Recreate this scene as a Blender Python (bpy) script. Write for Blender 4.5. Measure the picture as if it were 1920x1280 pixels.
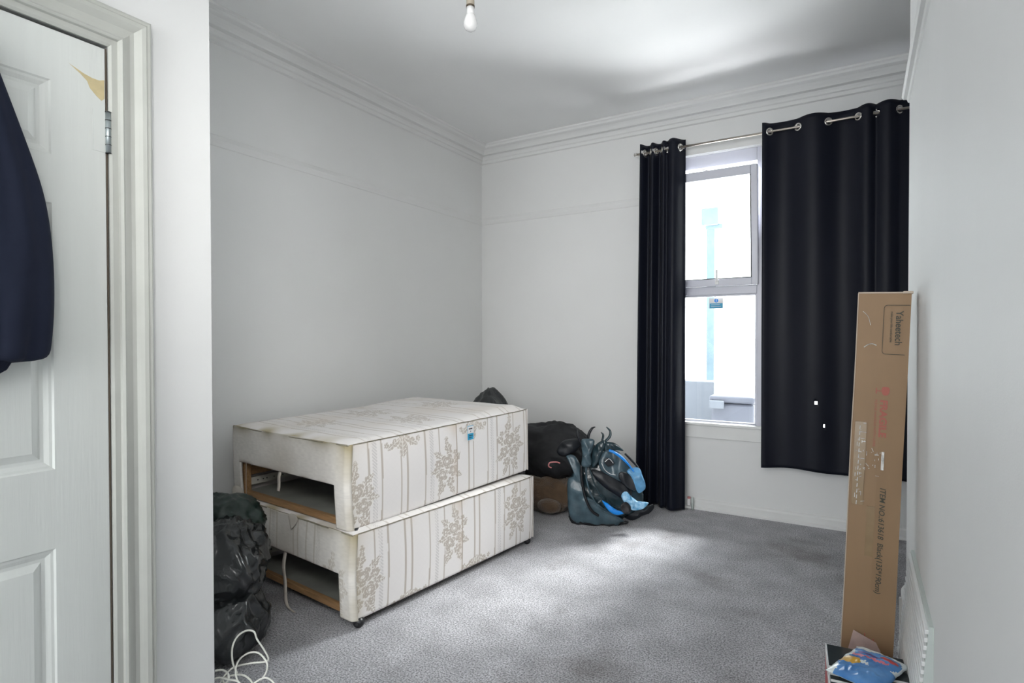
import bpy, bmesh, math, random
from mathutils import Vector, Matrix, noise
from math import sin, cos, pi, sqrt, radians, exp, floor as fl
random.seed(7)
for o in list(bpy.data.objects): bpy.data.objects.remove(o, do_unlink=True)
S = bpy.context.scene
C = S.collection

# ------------------------------------------------------------------ camera
F_PX, CY = 1078.284, 648.94
CAMR = Matrix(((0.8549651, -0.5186579, -0.0053512), (0.5186832, 0.8548854, 0.0117725), (-0.0015312, -0.0128407, 0.9999164)))
CAMP = Vector((0, 0, 1.2))
cd = bpy.data.cameras.new('camera'); cam = bpy.data.objects.new('camera', cd); C.objects.link(cam)
right, fwd, up = CAMR.col[0], CAMR.col[1], CAMR.col[2]
M = Matrix((right, up, -fwd)).transposed().to_4x4(); M.translation = CAMP
cam.matrix_world = M
cd.sensor_width = 36; cd.lens = F_PX/1920*36; cd.shift_y = (CY-640)/1920; cd.clip_start = .02
S.camera = cam
def at(px, py, d):
    return CAMP + CAMR @ Vector(((px-960)/F_PX, 1, -(py-CY)/F_PX))*d

# ------------------------------------------------------------------ light
S.view_settings.view_transform = 'Standard'; S.view_settings.look = 'None'
S.view_settings.exposure = 0.12; S.view_settings.gamma = 1; S.view_settings.use_curve_mapping = False
W = bpy.data.worlds.new('sky'); S.world = W; W.use_nodes = True
W.node_tree.nodes['Background'].inputs[0].default_value = (0.92, 0.97, 1.0, 1)
W.node_tree.nodes['Background'].inputs[1].default_value = 7.0
sd = bpy.data.lights.new('sun', 'SUN'); sd.energy = 12; sd.angle = radians(14); sd.color = (1, .985, .97)
sun = bpy.data.objects.new('sun', sd); C.objects.link(sun)
sun.rotation_euler = Vector((-.33, -1, -1.05)).to_track_quat('-Z', 'Y').to_euler()

def area(name, loc, target, sx, sy, power, col=(1, 1, 1)):
    ad = bpy.data.lights.new(name, 'AREA'); ad.shape = 'RECTANGLE'; ad.size = sx; ad.size_y = sy; ad.energy = power; ad.color = col
    ao = bpy.data.objects.new(name, ad); C.objects.link(ao); ao.location = loc
    ao.rotation_euler = (Vector(target)-Vector(loc)).to_track_quat('-Z', 'Y').to_euler(); return ao
area('sunlit_paving_bounce', (-1.4, 6.6, -.04), (-1.4, 6.0, 3), 6.0, 4.2, 3300, (.97, .98, 1))
area('sky_through_window', (0.0, 7.5, 4.3), (-.8, 4.1, 1.6), 1.6, 1.6, 420, (.96, .98, 1))
hl = area('rear_fill_lamp', (-.8, -2.2, 1.9), (-1.7, 3.2, 1.2), 1.5, 1.3, 24, (1, .995, .985)); hl.data.spread = radians(140)  # added fill lamp behind the camera; no such daylight source is known

area('added_room_fill', (-.30, .10, 1.95), (-2.1, 3.2, 1.25), .7, .7, 9, (1, .985, .96)).data.spread = radians(84)  # fill lamp added above the camera; the room has no such fitting

# ------------------------------------------------------------------ materials
def mat(name, col, rough=.6, metal=0, bump=0, bscale=200, var=0, vscale=3, spec=.5, sheen=0, detail=3, attr=None, stretch=None, col2=None, bdist=.002, transmission=0, coat=0, bump2=0, b2scale=20):
    m = bpy.data.materials.new(name); m.use_nodes = True
    nt = m.node_tree; N = nt.nodes; L = nt.links; b = N['Principled BSDF']
    b.inputs['Base Color'].default_value = (*col, 1); b.inputs['Roughness'].default_value = rough
    b.inputs['Metallic'].default_value = metal; b.inputs['Specular IOR Level'].default_value = spec
    if sheen: b.inputs['Sheen Weight'].default_value = sheen
    if transmission: b.inputs['Transmission Weight'].default_value = transmission
    if coat: b.inputs['Coat Weight'].default_value = coat
    tc = N.new('ShaderNodeTexCoord'); mp = N.new('ShaderNodeMapping'); L.new(tc.outputs['Object'], mp.inputs[0])
    if stretch: mp.inputs['Scale'].default_value = stretch
    src = None
    if attr:
        a = N.new('ShaderNodeVertexColor'); a.layer_name = attr; src = a.outputs[0]
    if var or col2:
        n = N.new('ShaderNodeTexNoise'); n.inputs['Scale'].default_value = vscale; n.inputs['Detail'].default_value = detail
        L.new(mp.outputs[0], n.inputs[0])
        r = N.new('ShaderNodeMapRange'); r.inputs[1].default_value = .3; r.inputs[2].default_value = .7; L.new(n.outputs[0], r.inputs[0])
        x = N.new('ShaderNodeMix'); x.data_type = 'RGBA'; L.new(r.outputs[0], x.inputs[0])
        c2 = col2 if col2 else tuple(max(0, c*(1-var)) for c in col)
        if src:
            x.blend_type = 'MULTIPLY'; x.inputs[7].default_value = (1-var, 1-var, 1-var, 1); L.new(src, x.inputs[6])
        else:
            x.inputs[6].default_value = (*col, 1); x.inputs[7].default_value = (*c2, 1)
        src = x.outputs[2]
    if src: L.new(src, b.inputs['Base Color'])
    last = None
    for st, sc, ds in ((bump, bscale, bdist), (bump2, b2scale, .01)):
        if st:
            n = N.new('ShaderNodeTexNoise'); n.inputs['Scale'].default_value = sc; n.inputs['Detail'].default_value = 3
            L.new(mp.outputs[0], n.inputs[0])
            bp = N.new('ShaderNodeBump'); bp.inputs['Strength'].default_value = st; bp.inputs['Distance'].default_value = ds
            L.new(n.outputs[0], bp.inputs['Height'])
            if last: L.new(last, bp.inputs['Normal'])
            last = bp.outputs[0]
    if last: L.new(last, b.inputs['Normal'])
    return m

M_wall = mat('painted wall', (.735, .74, .735), .55, bump=.12, bscale=260, var=.03, vscale=2, bump2=.1, b2scale=9)
M_ceil = mat('painted ceiling', (.86, .865, .865), .7, bump=.06, bscale=200, var=.02)
M_trim = mat('white trim paint', (.74, .745, .735), .35, bump=.03, bscale=60, var=.03, vscale=8)
M_door = mat('white grained door', (.70, .725, .70), .42, bump=.35, bscale=26, stretch=(6, 6, .35), bdist=.0012, var=.03, vscale=6)
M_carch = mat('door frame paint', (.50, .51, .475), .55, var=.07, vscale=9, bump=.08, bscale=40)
M_upvc = mat('white window plastic', (.58, .59, .66), .3)
M_curt = mat('navy curtain fabric', (.0045, .006, .013), .5, bump=.15, bscale=900, bdist=.001, sheen=.02, spec=.22)
M_chrome = mat('brushed chrome', (.72, .70, .66), .22, metal=1)
M_brass = mat('dull metal rod', (.55, .50, .45), .3, metal=1)
M_black = mat('black plastic', (.012, .012, .014), .35)
M_bag = mat('black bin bag plastic', (.016, .019, .021), .24, bump=.6, bscale=16, bdist=.008, spec=.7, stretch=(1.6, 1.6, .7))
M_baggreen = mat('dark green black bag plastic', (.009, .022, .018), .33, bump=.6, bscale=16, bdist=.008)
M_card = mat('cardboard', (.275, .172, .09), .6, var=.12, vscale=7, bump=.05, bscale=90, stretch=(1, 1, .5))
M_cardedge = mat('worn cardboard edge', (.5, .42, .34), .7)
M_print = mat('dark green print', (.045, .045, .03), .6)
M_red = mat('red print', (.36, .10, .07), .6)
M_tape = mat('shiny torn tape', (.75, .74, .7), .25, var=.6, vscale=60)
M_ctape = mat('brown parcel tape', (.27, .185, .10), .22, var=.1, vscale=30)
M_fab = mat('floral stripe damask', (1, 1, 1), .75, attr='Col', bump=.25, bscale=700, bdist=.0008, bump2=.12, b2scale=16)
M_fabplain = mat('dirty cream fabric', (.62, .58, .52), .8, var=.3, vscale=9, bump=.2, bscale=600, bdist=.0008)
M_pipe = mat('grey piping cord', (.30, .27, .20), .7, var=.4, vscale=20)
M_wood = mat('pine', (.42, .24, .11), .55, stretch=(1, 8, 8), var=.35, vscale=12)
M_sheet = mat('grey lining sheet', (.30, .31, .28), .5, var=.35, vscale=6, bump=.3, bscale=14, bdist=.006)
M_runner = mat('pale metal runner', (.55, .53, .47), .4)
M_ribbon = mat('frayed ribbon', (.62, .56, .5), .8, var=.25, vscale=30)
M_cable = mat('white cable', (.78, .78, .72), .35)
M_coat = mat('dark navy wool', (.010, .014, .030), .85, spec=.25, bump2=.9, b2scale=9, bump=.2, bscale=500, bdist=.001)
M_teal = mat('glossy slate nylon', (.028, .055, .068), .22, var=.5, vscale=14, bump=.55, bscale=22, bdist=.008)
M_slate = mat('grey slate nylon', (.075, .125, .155), .30, var=.5, vscale=16, bump=.45, bscale=30, bdist=.006)
M_dark = mat('black nylon', (.008, .010, .014), .45, bump=.3, bscale=30)
M_blue = mat('bright blue trim', (.01, .24, .75), .3)
M_lblue = mat('pale blue pad', (.13, .36, .62), .4, var=.4, vscale=25)
M_blue2 = mat('blue mottled mesh', (.02, .25, .5), .4, col2=(.45, .7, .9), vscale=45)
M_brown = mat('brown plush', (.13, .08, .045), .95, bump=.8, bscale=120, bdist=.01, sheen=.3, var=.4, vscale=12)
M_pink = mat('pink plastic', (.5, .18, .18), .4)
M_darkbag = mat('dark holdall fabric', (.012, .013, .016), .7, bump=.5, bscale=12, bdist=.01, var=.4)
M_vent = mat('white vent plastic', (.76, .77, .77), .35)
M_ventside = mat('grey green vent end', (.50, .55, .53), .45)
M_glass = None
M_white = mat('white plastic', (.8, .8, .8), .3)
M_bulb = mat('opal bulb glass', (.75, .75, .75), .15)
M_lamph = mat('yellowed lampholder', (.42, .37, .30), .4)
M_lampdark = mat('dark ring', (.08, .06, .04), .5)
M_steel = mat('tarnished hinge steel', (.40, .45, .46), .35, metal=.8)
M_chip = mat('bare yellowed paint', (.62, .52, .30), .6, var=.15, vscale=40)
M_ptop = mat('glossy black card', (.03, .038, .042), .18)
M_redcard = mat('red card', (.55, .06, .06), .35)
M_whitecard = mat('white card', (.75, .75, .75), .5)
M_packblue = mat('blue pack film', (.04, .17, .45), .2, col2=(.12, .3, .6), vscale=14, bump=.3, bscale=25, bdist=.004)
M_packwhite = mat('white pack film', (.68, .75, .76), .2, bump=.3, bscale=25, bdist=.004)
M_packyel = mat('yellow print', (.62, .35, .04), .3)
M_purple = mat('purple print', (.07, .05, .22), .4)
M_packpink = mat('pink print', (.55, .15, .2), .4)
M_leaf = mat('pinkish paper', (.55, .42, .38), .6, var=.2, vscale=30)
M_skyblue = mat('blue sticker', (.03, .33, .55), .4)
M_conc = mat('outdoor render', (.09, .10, .12), .8, var=.1)
M_post = mat('weathered grey post', (.10, .15, .18), .7, var=.3, vscale=9)
M_bin = mat('grey bin plastic', (.05, .055, .075), .6, var=.1)
M_out = mat('outdoor paving', (.55, .55, .54), .85, var=.2)
M_rubber = mat('dark rubber', (.02, .02, .022), .6)

def glass():
    m = bpy.data.materials.new('window glass'); m.use_nodes = True
    nt = m.node_tree; nt.nodes.clear()
    o = nt.nodes.new('ShaderNodeOutputMaterial'); mx = nt.nodes.new('ShaderNodeMixShader')
    t = nt.nodes.new('ShaderNodeBsdfTransparent'); g = nt.nodes.new('ShaderNodeBsdfGlossy')
    g.inputs['Roughness'].default_value = .02; t.inputs[0].default_value = (.97, .985, .98, 1)
    f = nt.nodes.new('ShaderNodeFresnel'); f.inputs[0].default_value = 1.3
    nt.links.new(f.outputs[0], mx.inputs[0]); nt.links.new(t.outputs[0], mx.inputs[1]); nt.links.new(g.outputs[0], mx.inputs[2]); nt.links.new(mx.outputs[0], o.inputs[0])
    return m
M_glass = glass()

# carpet
def carpet():
    m = bpy.data.materials.new('grey twist carpet'); m.use_nodes = True
    nt = m.node_tree; N = nt.nodes; L = nt.links; b = N['Principled BSDF']
    b.inputs['Roughness'].default_value = .95; b.inputs['Specular IOR Level'].default_value = .15; b.inputs['Sheen Weight'].default_value = .35
    tc = N.new('ShaderNodeTexCoord')
    n1 = N.new('ShaderNodeTexNoise'); n1.inputs['Scale'].default_value = 150; n1.inputs['Detail'].default_value = 4; n1.inputs['Roughness'].default_value = .7
    n2 = N.new('ShaderNodeTexNoise'); n2.inputs['Scale'].default_value = 5.5; n2.inputs['Detail'].default_value = 5
    for n in (n1, n2): L.new(tc.outputs['Object'], n.inputs[0])
    r1 = N.new('ShaderNodeMapRange'); r1.inputs[1].default_value = .40; r1.inputs[2].default_value = .60; L.new(n1.outputs[0], r1.inputs[0])
    r2 = N.new('ShaderNodeMapRange'); r2.inputs[1].default_value = .35; r2.inputs[2].default_value = .65; r2.inputs[3].default_value = .78; r2.inputs[4].default_value = 1.08; L.new(n2.outputs[0], r2.inputs[0])
    x = N.new('ShaderNodeMix'); x.data_type = 'RGBA'; x.inputs[6].default_value = (.125, .122, .135, 1); x.inputs[7].default_value = (.60, .60, .635, 1); L.new(r1.outputs[0], x.inputs[0])
    v = N.new('ShaderNodeVectorMath'); v.operation = 'SCALE'; L.new(x.outputs[2], v.inputs[0]); L.new(r2.outputs[0], v.inputs['Scale'])
    n3 = N.new('ShaderNodeTexNoise'); n3.inputs['Scale'].default_value = 1.9; n3.inputs['Detail'].default_value = 6; n3.inputs['Roughness'].default_value = .6; L.new(tc.outputs['Object'], n3.inputs[0])
    r3 = N.new('ShaderNodeMapRange'); r3.inputs[1].default_value = .54; r3.inputs[2].default_value = .68; r3.inputs[3].default_value = 0; r3.inputs[4].default_value = .75; L.new(n3.outputs[0], r3.inputs[0])
    xs_ = N.new('ShaderNodeMix'); xs_.data_type = 'RGBA'; xs_.blend_type = 'MULTIPLY'; xs_.inputs[7].default_value = (.46, .42, .40, 1); L.new(r3.outputs[0], xs_.inputs[0]); L.new(v.outputs[0], xs_.inputs[6])
    L.new(xs_.outputs[2], b.inputs['Base Color'])
    bp = N.new('ShaderNodeBump'); bp.inputs['Strength'].default_value = .9; bp.inputs['Distance'].default_value = .006; L.new(n1.outputs[0], bp.inputs['Height']); L.new(bp.outputs[0], b.inputs['Normal'])
    return m
M_carpet = carpet()

# ------------------------------------------------------------------ helpers
def link(name, bm, m, parent=None, smooth=False, loc=None):
    me = bpy.data.meshes.new(name); bm.normal_update(); bm.to_mesh(me); bm.free()
    if isinstance(m, (list, tuple)):
        for k in m: me.materials.append(k)
    else: me.materials.append(m)
    if smooth: me.polygons.foreach_set('use_smooth', [True]*len(me.polygons))
    o = bpy.data.objects.new(name, me); C.objects.link(o)
    if parent: o.parent = parent
    if loc: o.location = loc
    return o
def tag(o, label, cat, group=None, kind=None):
    o['label'] = label; o['category'] = cat
    if group: o['group'] = group
    if kind: o['kind'] = kind
    return o
def struct(o, label, cat):
    return tag(o, label, cat, kind='structure')
def thing(name, label, cat, loc=(0, 0, 0), rz=0, group=None):
    o = bpy.data.objects.new(name, None); C.objects.link(o); o.empty_display_size = .05
    o.location = loc; o.rotation_euler = (0, 0, rz)
    return tag(o, label, cat, group)
def box(bm, a, b, bev=0, seg=2, mtx=None):
    a = Vector(a); b = Vector(b)
    r = bmesh.ops.create_cube(bm, size=1)
    vs = r['verts']
    for v in vs: v.co = Vector(((a.x+b.x)/2+v.co.x*(b.x-a.x), (a.y+b.y)/2+v.co.y*(b.y-a.y), (a.z+b.z)/2+v.co.z*(b.z-a.z)))
    if bev:
        es = list({e for v in vs for e in v.link_edges})
        r2 = bmesh.ops.bevel(bm, geom=es, offset=bev, segments=seg, affect='EDGES', profile=.5)
        vs = list({v for f in r2['faces'] for v in f.verts} | {v for v in vs if v.is_valid})
    if mtx:
        for v in vs: v.co = mtx @ v.co
    return bm
def B(a, b, bev=0, seg=2): return box(bmesh.new(), a, b, bev, seg)
def tube(bm, pts, r, n=8, flat=1.0, cap=True, upv=None):
    pts = [Vector(p) for p in pts]; rings = []
    rr = r if callable(r) else (lambda t: r)
    t0 = (pts[1]-pts[0]).normalized()
    a = upv or (Vector((0, 0, 1)) if abs(t0.z) < .9 else Vector((1, 0, 0)))
    nrm = (a - t0*a.dot(t0)).normalized()
    for i, p in enumerate(pts):
        t = (pts[min(i+1, len(pts)-1)]-pts[max(i-1, 0)]).normalized()
        nrm = (nrm - t*nrm.dot(t)).normalized(); bn = t.cross(nrm)
        R = rr(i/(len(pts)-1))
        rings.append([bm.verts.new(p+nrm*cos(2*pi*k/n)*R*flat+bn*sin(2*pi*k/n)*R) for k in range(n)])
    for i in range(len(rings)-1):
        for k in range(n):
            bm.faces.new((rings[i][k], rings[i][(k+1) % n], rings[i+1][(k+1) % n], rings[i+1][k]))
    if cap:
        bm.faces.new(rings[0][::-1]); bm.faces.new(rings[-1])
    return bm
def spline(P, n=12):
    P = [Vector(p) for p in P]; out = []
    Q = [P[0]*2-P[1]]+P+[P[-1]*2-P[-2]]
    for i in range(1, len(Q)-2):
        for k in range(n):
            t = k/n; a, b, c, d = Q[i-1:i+3]
            out.append(.5*((2*b)+(c-a)*t+(2*a-5*b+4*c-d)*t*t+(3*b-a-3*c+d)*t**3))
    out.append(P[-1]); return out
def lathe(bm, prof, n=24, mtx=None):
    rings = []
    for r, z in prof:
        rings.append([bm.verts.new((r*cos(2*pi*k/n), r*sin(2*pi*k/n), z)) for k in range(n)])
    for i in range(len(rings)-1):
        for k in range(n): bm.faces.new((rings[i][k], rings[i][(k+1) % n], rings[i+1][(k+1) % n], rings[i+1][k]))
    if prof[0][0] > 1e-5: bm.faces.new(rings[0][::-1])
    if prof[-1][0] > 1e-5: bm.faces.new(rings[-1])
    bmesh.ops.remove_doubles(bm, verts=bm.verts, dist=1e-6)
    if mtx:
        for v in bm.verts: v.co = mtx @ v.co
    return bm
def sweep_prof(bm, prof, start, end, out, upv):
    """solid moulding: profile (o,u) swept from start to end; out and upv are unit vectors"""
    out = Vector(out); upv = Vector(upv); A = Vector(start); Bv = Vector(end)
    ra = [bm.verts.new(A+out*o+upv*u) for o, u in prof]; rb = [bm.verts.new(Bv+out*o+upv*u) for o, u in prof]
    n = len(prof)
    for k in range(n): bm.faces.new((ra[k], ra[(k+1) % n], rb[(k+1) % n], rb[k]))
    bm.faces.new(ra[::-1]); bm.faces.new(rb)
    return bm
def fixn(bm): bmesh.ops.recalc_face_normals(bm, faces=bm.faces); return bm
def puffy(bm, outline, T, mtx, rings=7, back=.6, expo=2.2, cen=None):
    """inflated star-shaped cushion; outline in local XZ plane, thickness along local Y"""
    n = len(outline); cx = sum(p[0] for p in outline)/n; cz = sum(p[1] for p in outline)/n
    if cen: cx, cz = cen
    def layer(sgn, T):
        rs = []
        for i in range(1, rings+1):
            r = sin(i/rings*pi/2); h = T*max(0, 1-r**expo)**.5
            rs.append([(cx+(x-cx)*r, sgn*h, cz+(z-cz)*r) for x, z in outline])
        return rs
    fr = layer(-1, T); bk = layer(1, T*back)
    vf = [[bm.verts.new(mtx @ Vector(p)) for p in ring] for ring in fr]
    vb = [[bm.verts.new(mtx @ Vector(p)) for p in ring] for ring in bk[:-1]]+[vf[-1]]
    for V, s, TT in ((vf, 0, -T), (vb, 1, T*back)):
        c = bm.verts.new(mtx @ Vector((cx, TT, cz)))
        for k in range(n):
            bm.faces.new((c, V[0][k], V[0][(k+1) % n]) if s else (c, V[0][(k+1) % n], V[0][k]))
        for i in range(len(V)-1):
            for k in range(n):
                q = (V[i][k], V[i][(k+1) % n], V[i+1][(k+1) % n], V[i+1][k])
                bm.faces.new(q[::-1] if s else q)
    return fixn(bm)
def smooth_outline(P, n=5):
    P2 = [Vector((p[0], p[1], 0)) for p in P]; m = len(P2); out = []
    for i in range(m):
        a, b, c, d = P2[(i-1) % m], P2[i], P2[(i+1) % m], P2[(i+2) % m]
        for k in range(n):
            t = k/n; v = .5*((2*b)+(c-a)*t+(2*a-5*b+4*c-d)*t*t+(3*b-a-3*c+d)*t**3); out.append((v.x, v.y))
    return out

# ------------------------------------------------------------------ setting
LX, BY, CZ = -2.816, 4.142, 2.835      # left wall plane, back wall plane, ceiling height
RX, RY = .17, 2.95                     # right wall plane and its far end
NX, NY = -1.74, 1.053                  # near-left (door) wall plane and its end
bm = bmesh.new(); box(bm, (-3.0, -2.6, -.12), (1.6, BY+.22, 0)); struct(link('floor', bm, M_carpet), 'grey speckled carpet floor across the room', 'floor')
bm = bmesh.new(); box(bm, (-3.0, -2.6, CZ), (1.6, BY+.22, CZ+.12)); struct(link('ceiling', bm, M_ceil), 'plain white ceiling above the whole room', 'ceiling')
bm = bmesh.new(); box(bm, (LX-.15, NY-.1, 0), (LX, BY+.22, CZ)); struct(link('wall_left', bm, M_wall), 'long white wall on the left behind the stacked bed bases', 'wall')
# back wall with two window openings
W1 = (-1.33, -.542); W2 = (-.36, .40); WZ = (.604, 2.485)
bm = bmesh.new(); t = .20
xs = [LX, W1[0], W1[1], W2[0], W2[1], 1.45]
box(bm, (xs[0], BY, 0), (xs[1], BY+t, CZ)); box(bm, (xs[2], BY, WZ[0]), (xs[3], BY+t, WZ[1])); box(bm, (xs[4], BY, 0), (xs[5], BY+t, CZ))
box(bm, (xs[1], BY, 0), (xs[4], BY+t, WZ[0])); box(bm, (xs[1], BY, WZ[1]), (xs[4], BY+t, CZ))
struct(link('wall_back', bm, M_wall), 'white end wall that holds the window and curtains', 'wall')
bm = bmesh.new(); box(bm, (RX, -2.5, 0), (RX+.14, RY, CZ)); struct(link('wall_right', bm, M_wall), 'smooth white wall close on the right side', 'wall')
bm = bmesh.new(); box(bm, (1.3, RY-.2, 0), (1.45, BY, CZ)); box(bm, (RX+.14, RY-.2, 0), (1.3, RY-.06, CZ)); struct(link('wall_recess', bm, M_wall), 'white wall of the recess hidden behind the right wall', 'wall')
DY, DT = .762, 1.985                    # door hinge edge, door top
bm = bmesh.new(); box(bm, (NX-.12, DY+.012, 0), (NX, NY, CZ)); box(bm, (NX-.12, -.06, DT+.01), (NX, DY+.012, CZ)); box(bm, (NX-.12, -2.5, 0), (NX, -.06, CZ))
box(bm, (NX-.16, -.2, 0), (NX-.12, .9, 2.2)); box(bm, (LX, NY-.12, 0), (NX-.16, NY, CZ)); struct(link('wall_near', bm, M_wall), 'white wall pier beside the panelled door', 'wall')  # first box is an unseen backing added to stop light leaking round the door

bm = bmesh.new(); box(bm, (NX, -2.6, 0), (-1.2, -2.5, CZ)); box(bm, (-.4, -2.6, 0), (RX, -2.5, CZ)); box(bm, (-1.2, -2.6, 2.1), (-.4, -2.5, CZ)); struct(link('wall_rear', bm, M_wall), 'unseen white wall added behind the viewpoint to cut rear light, with an opening', 'wall')  # unseen wall added to hold back sky light from behind the camera
# cornice mouldings: profile (out, down from ceiling)
CP = [(0, 0), (.128, 0), (.128, -.012), (.118, -.018), (.112, -.03), (.104, -.034), (.088, -.040), (.074, -.052), (.064, -.064), (.060, -.072), (.034, -.076), (.026, -.088), (.022, -.100), (.014, -.106), (.012, -.128), (0, -.134)]
bm = bmesh.new(); sweep_prof(bm, CP, (LX, NY, CZ), (LX, BY, CZ), (1, 0, 0), (0, 0, 1)); sweep_prof(bm, CP, (LX, BY, CZ), (1.3, BY, CZ), (0, -1, 0), (0, 0, 1)); fixn(bm)
struct(link('trim_1', bm, M_wall), 'moulded white cornice where walls meet the ceiling', 'cornice')
RP = [(0, -.030), (.004, -.026), (.007, -.014), (.010, -.006), (.012, .004), (.009, .012), (.006, .020), (.004, .026), (0, .03)]
PZ = 2.212
bm = bmesh.new(); sweep_prof(bm, RP, (LX, NY, PZ), (LX, BY, PZ), (1, 0, 0), (0, 0, 1)); fixn(bm)
sweep_prof(bm, RP, (LX, BY, PZ), (-1.385, BY, PZ), (0, -1, 0), (0, 0, 1)); fixn(bm)
struct(link('trim_2', bm, M_wall), 'slim painted picture rail along the left and end walls', 'picture rail')
RP2 = [(0, -.045), (.006, -.042), (.010, -.030), (.022, -.028), (.028, -.018), (.027, -.004), (.018, .03), (.010, .07), (0, .10)]
bm = bmesh.new(); sweep_prof(bm, RP2, (RX, -2.5, 2.235), (RX, RY, 2.235), (-1, 0, 0), (0, 0, 1)); fixn(bm)
struct(link('trim_3', bm, M_wall), 'painted picture rail on the right wall seen end on', 'picture rail')
# skirtings
SK = [(0, 0), (.018, 0), (.018, .055), (.012, .066), (0, .072)]
SKT = [(0, 0), (.018, 0), (.018, .13), (.012, .142), (.006, .15), (0, .152)]
bm = bmesh.new(); sweep_prof(bm, SK, (W1[0], BY, 0), (1.3, BY, 0), (0, -1, 0), (0, 0, 1)); sweep_prof(bm, [(0, 0), (.03, 0), (.03, .012), (.018, .02), (0, .02)], (W1[0], BY, 0), (1.3, BY, 0), (0, -1, 0), (0, 0, 1)); fixn(bm)
struct(link('baseboard_back', bm, M_trim), 'low white skirting under the window', 'skirting')
bm = bmesh.new(); sweep_prof(bm, SKT, (LX, NY, 0), (LX, BY, 0), (1, 0, 0), (0, 0, 1)); sweep_prof(bm, SKT, (LX, BY, 0), (W1[0]-.06, BY, 0), (0, -1, 0), (0, 0, 1)); fixn(bm)
struct(link('baseboard_left', bm, M_trim), 'white skirting behind the beds and bags', 'skirting')
bm = bmesh.new(); sweep_prof(bm, SKT, (RX, 2.56, 0), (RX, RY, 0), (-1, 0, 0), (0, 0, 1)); fixn(bm)
struct(link('baseboard_right', bm, M_trim), 'short white skirting behind the tall carton', 'skirting')

# ------------------------------------------------------------------ windows
def window(name, x0, x1, label, tilt):
    w = thing(name, label, 'window'); w['kind'] = 'structure'
    y0, y1 = BY+.02, BY+.085; z0, z1 = WZ; fw = .058; ztr = (1.505, 1.575)
    bm = bmesh.new()
    box(bm, (x0, y0, z0), (x0+fw, y1, z1), .004); box(bm, (x1-fw, y0, z0), (x1, y1, z1), .004)
    box(bm, (x0+fw, y0, z1-.09), (x1-fw, y1, z1), .004); box(bm, (x0+fw, y0+.001, z0), (x1-fw, y1-.001, z0+.012), .002); box(bm, (x0+fw, y0+.001, ztr[0]), (x1-fw, y1-.001, ztr[1]-.012), .004)
    link('window_frame', bm, M_upvc, w)
    # fixed lower bead and pane
    bm = bmesh.new(); a, b_, c, d = x0+fw, x1-fw, z0+.012, ztr[0]
    box(bm, (a, y0+.012, c), (a+.012, y0+.04, d), .002); box(bm, (b_-.012, y0+.012, c), (b_, y0+.04, d), .002); box(bm, (a+.012, y0+.012, d-.012), (b_-.012, y0+.04, d), .002); box(bm, (a+.012, y0+.012, c), (b_-.012, y0+.04, c+.008), .002)
    link('glazing_bead', bm, M_upvc, w)
    link('lower_pane', B((a+.012, y0+.035, c+.008), (b_-.012, y0+.039, d-.012)), M_glass, w)
    # tilting upper sash, hinged at its bottom
    sz0 = ztr[1]-.012; sz1 = z1-.13; sh = sz1-sz0; sw = .030
    s = bmesh.new()
    hx0, hx1 = x0+fw-.012, x1-fw+.012
    box(s, (hx0, -.030, 0), (hx0+sw+.01, .02, sh), .004); box(s, (hx1-sw-.01, -.030, 0), (hx1, .02, sh), .004)
    box(s, (hx0+sw+.01, -.030, sh-.062), (hx1-sw-.01, .02, sh), .004); box(s, (hx0+sw+.01, -.030, 0), (hx1-sw-.01, .02, .05), .004)
    so = link('sash', s, M_upvc, w); so.location = (0, y0, sz0); so.rotation_euler = (tilt, 0, 0)
    g = link('sash_pane', B((hx0+sw+.01, -.006, .05), (hx1-sw-.01, -.002, sh-.062)), M_glass, so)
    g2 = bmesh.new(); 
    box(g2, (hx0+sw+.01, -.026, .05), (hx0+sw+.016, -.008, sh-.062)); box(g2, (hx1-sw-.016, -.026, .05), (hx1-sw-.01, -.008, sh-.062)); box(g2, (hx0+sw+.016, -.026, .05), (hx1-sw-.016, -.008, .055))
    link('sash_gasket', g2, M_rubber, so)
    h = bmesh.new(); cx = x0+.48; box(h, (cx-.012, -.042, .012), (cx+.012, -.030, .045), .003); box(h, (cx-.006, -.052, .03), (cx+.008, -.040, .115), .003)
    link('sash_handle', h, M_white, so)
    # restrictor arm at the open top
    h = bmesh.new(); tube(h, [(x0+.36, y0+.02, z1-.095), (x0+.37, y0-.02, z1-.105), (x0+.42, y0-.06, sz1)], .005); tube(h, [(x1-.09, y0+.02, z1-.095), (x1-.075, y0-.06, sz1)], .004)
    link('restrictor_arm', h, M_chrome, w)
    return w
window('window_1', W1[0], W1[1], 'white plastic window with open tilting top sash and sticker', .075)
window('window_2', W2[0], W2[1], 'white plastic window hidden behind the wide curtain', 0.0)
# sill board and apron, casing
bm = bmesh.new(); box(bm, (W1[0]-.04, BY-.028, .592), (.44, BY+.02, .612), .005); box(bm, (W1[0]-.03, BY-.014, .505), (.43, BY, .592), .003)
struct(link('trim_4', bm, M_trim), 'white window board and apron below the panes', 'window sill')
bm = bmesh.new(); box(bm, (W1[0]-.055, BY-.016, 0), (W1[0]-.002, BY, 2.50), .004); box(bm, (W1[0]-.055, BY-.018, 2.487), (.44, BY, 2.545), .004); box(bm, (W1[1]+.003, BY-.010, .612), (W1[1]+.018, BY+.0, 2.487), .002)
struct(link('trim_5', bm, M_trim), 'white casing strip around the window opening', 'window casing')
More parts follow.
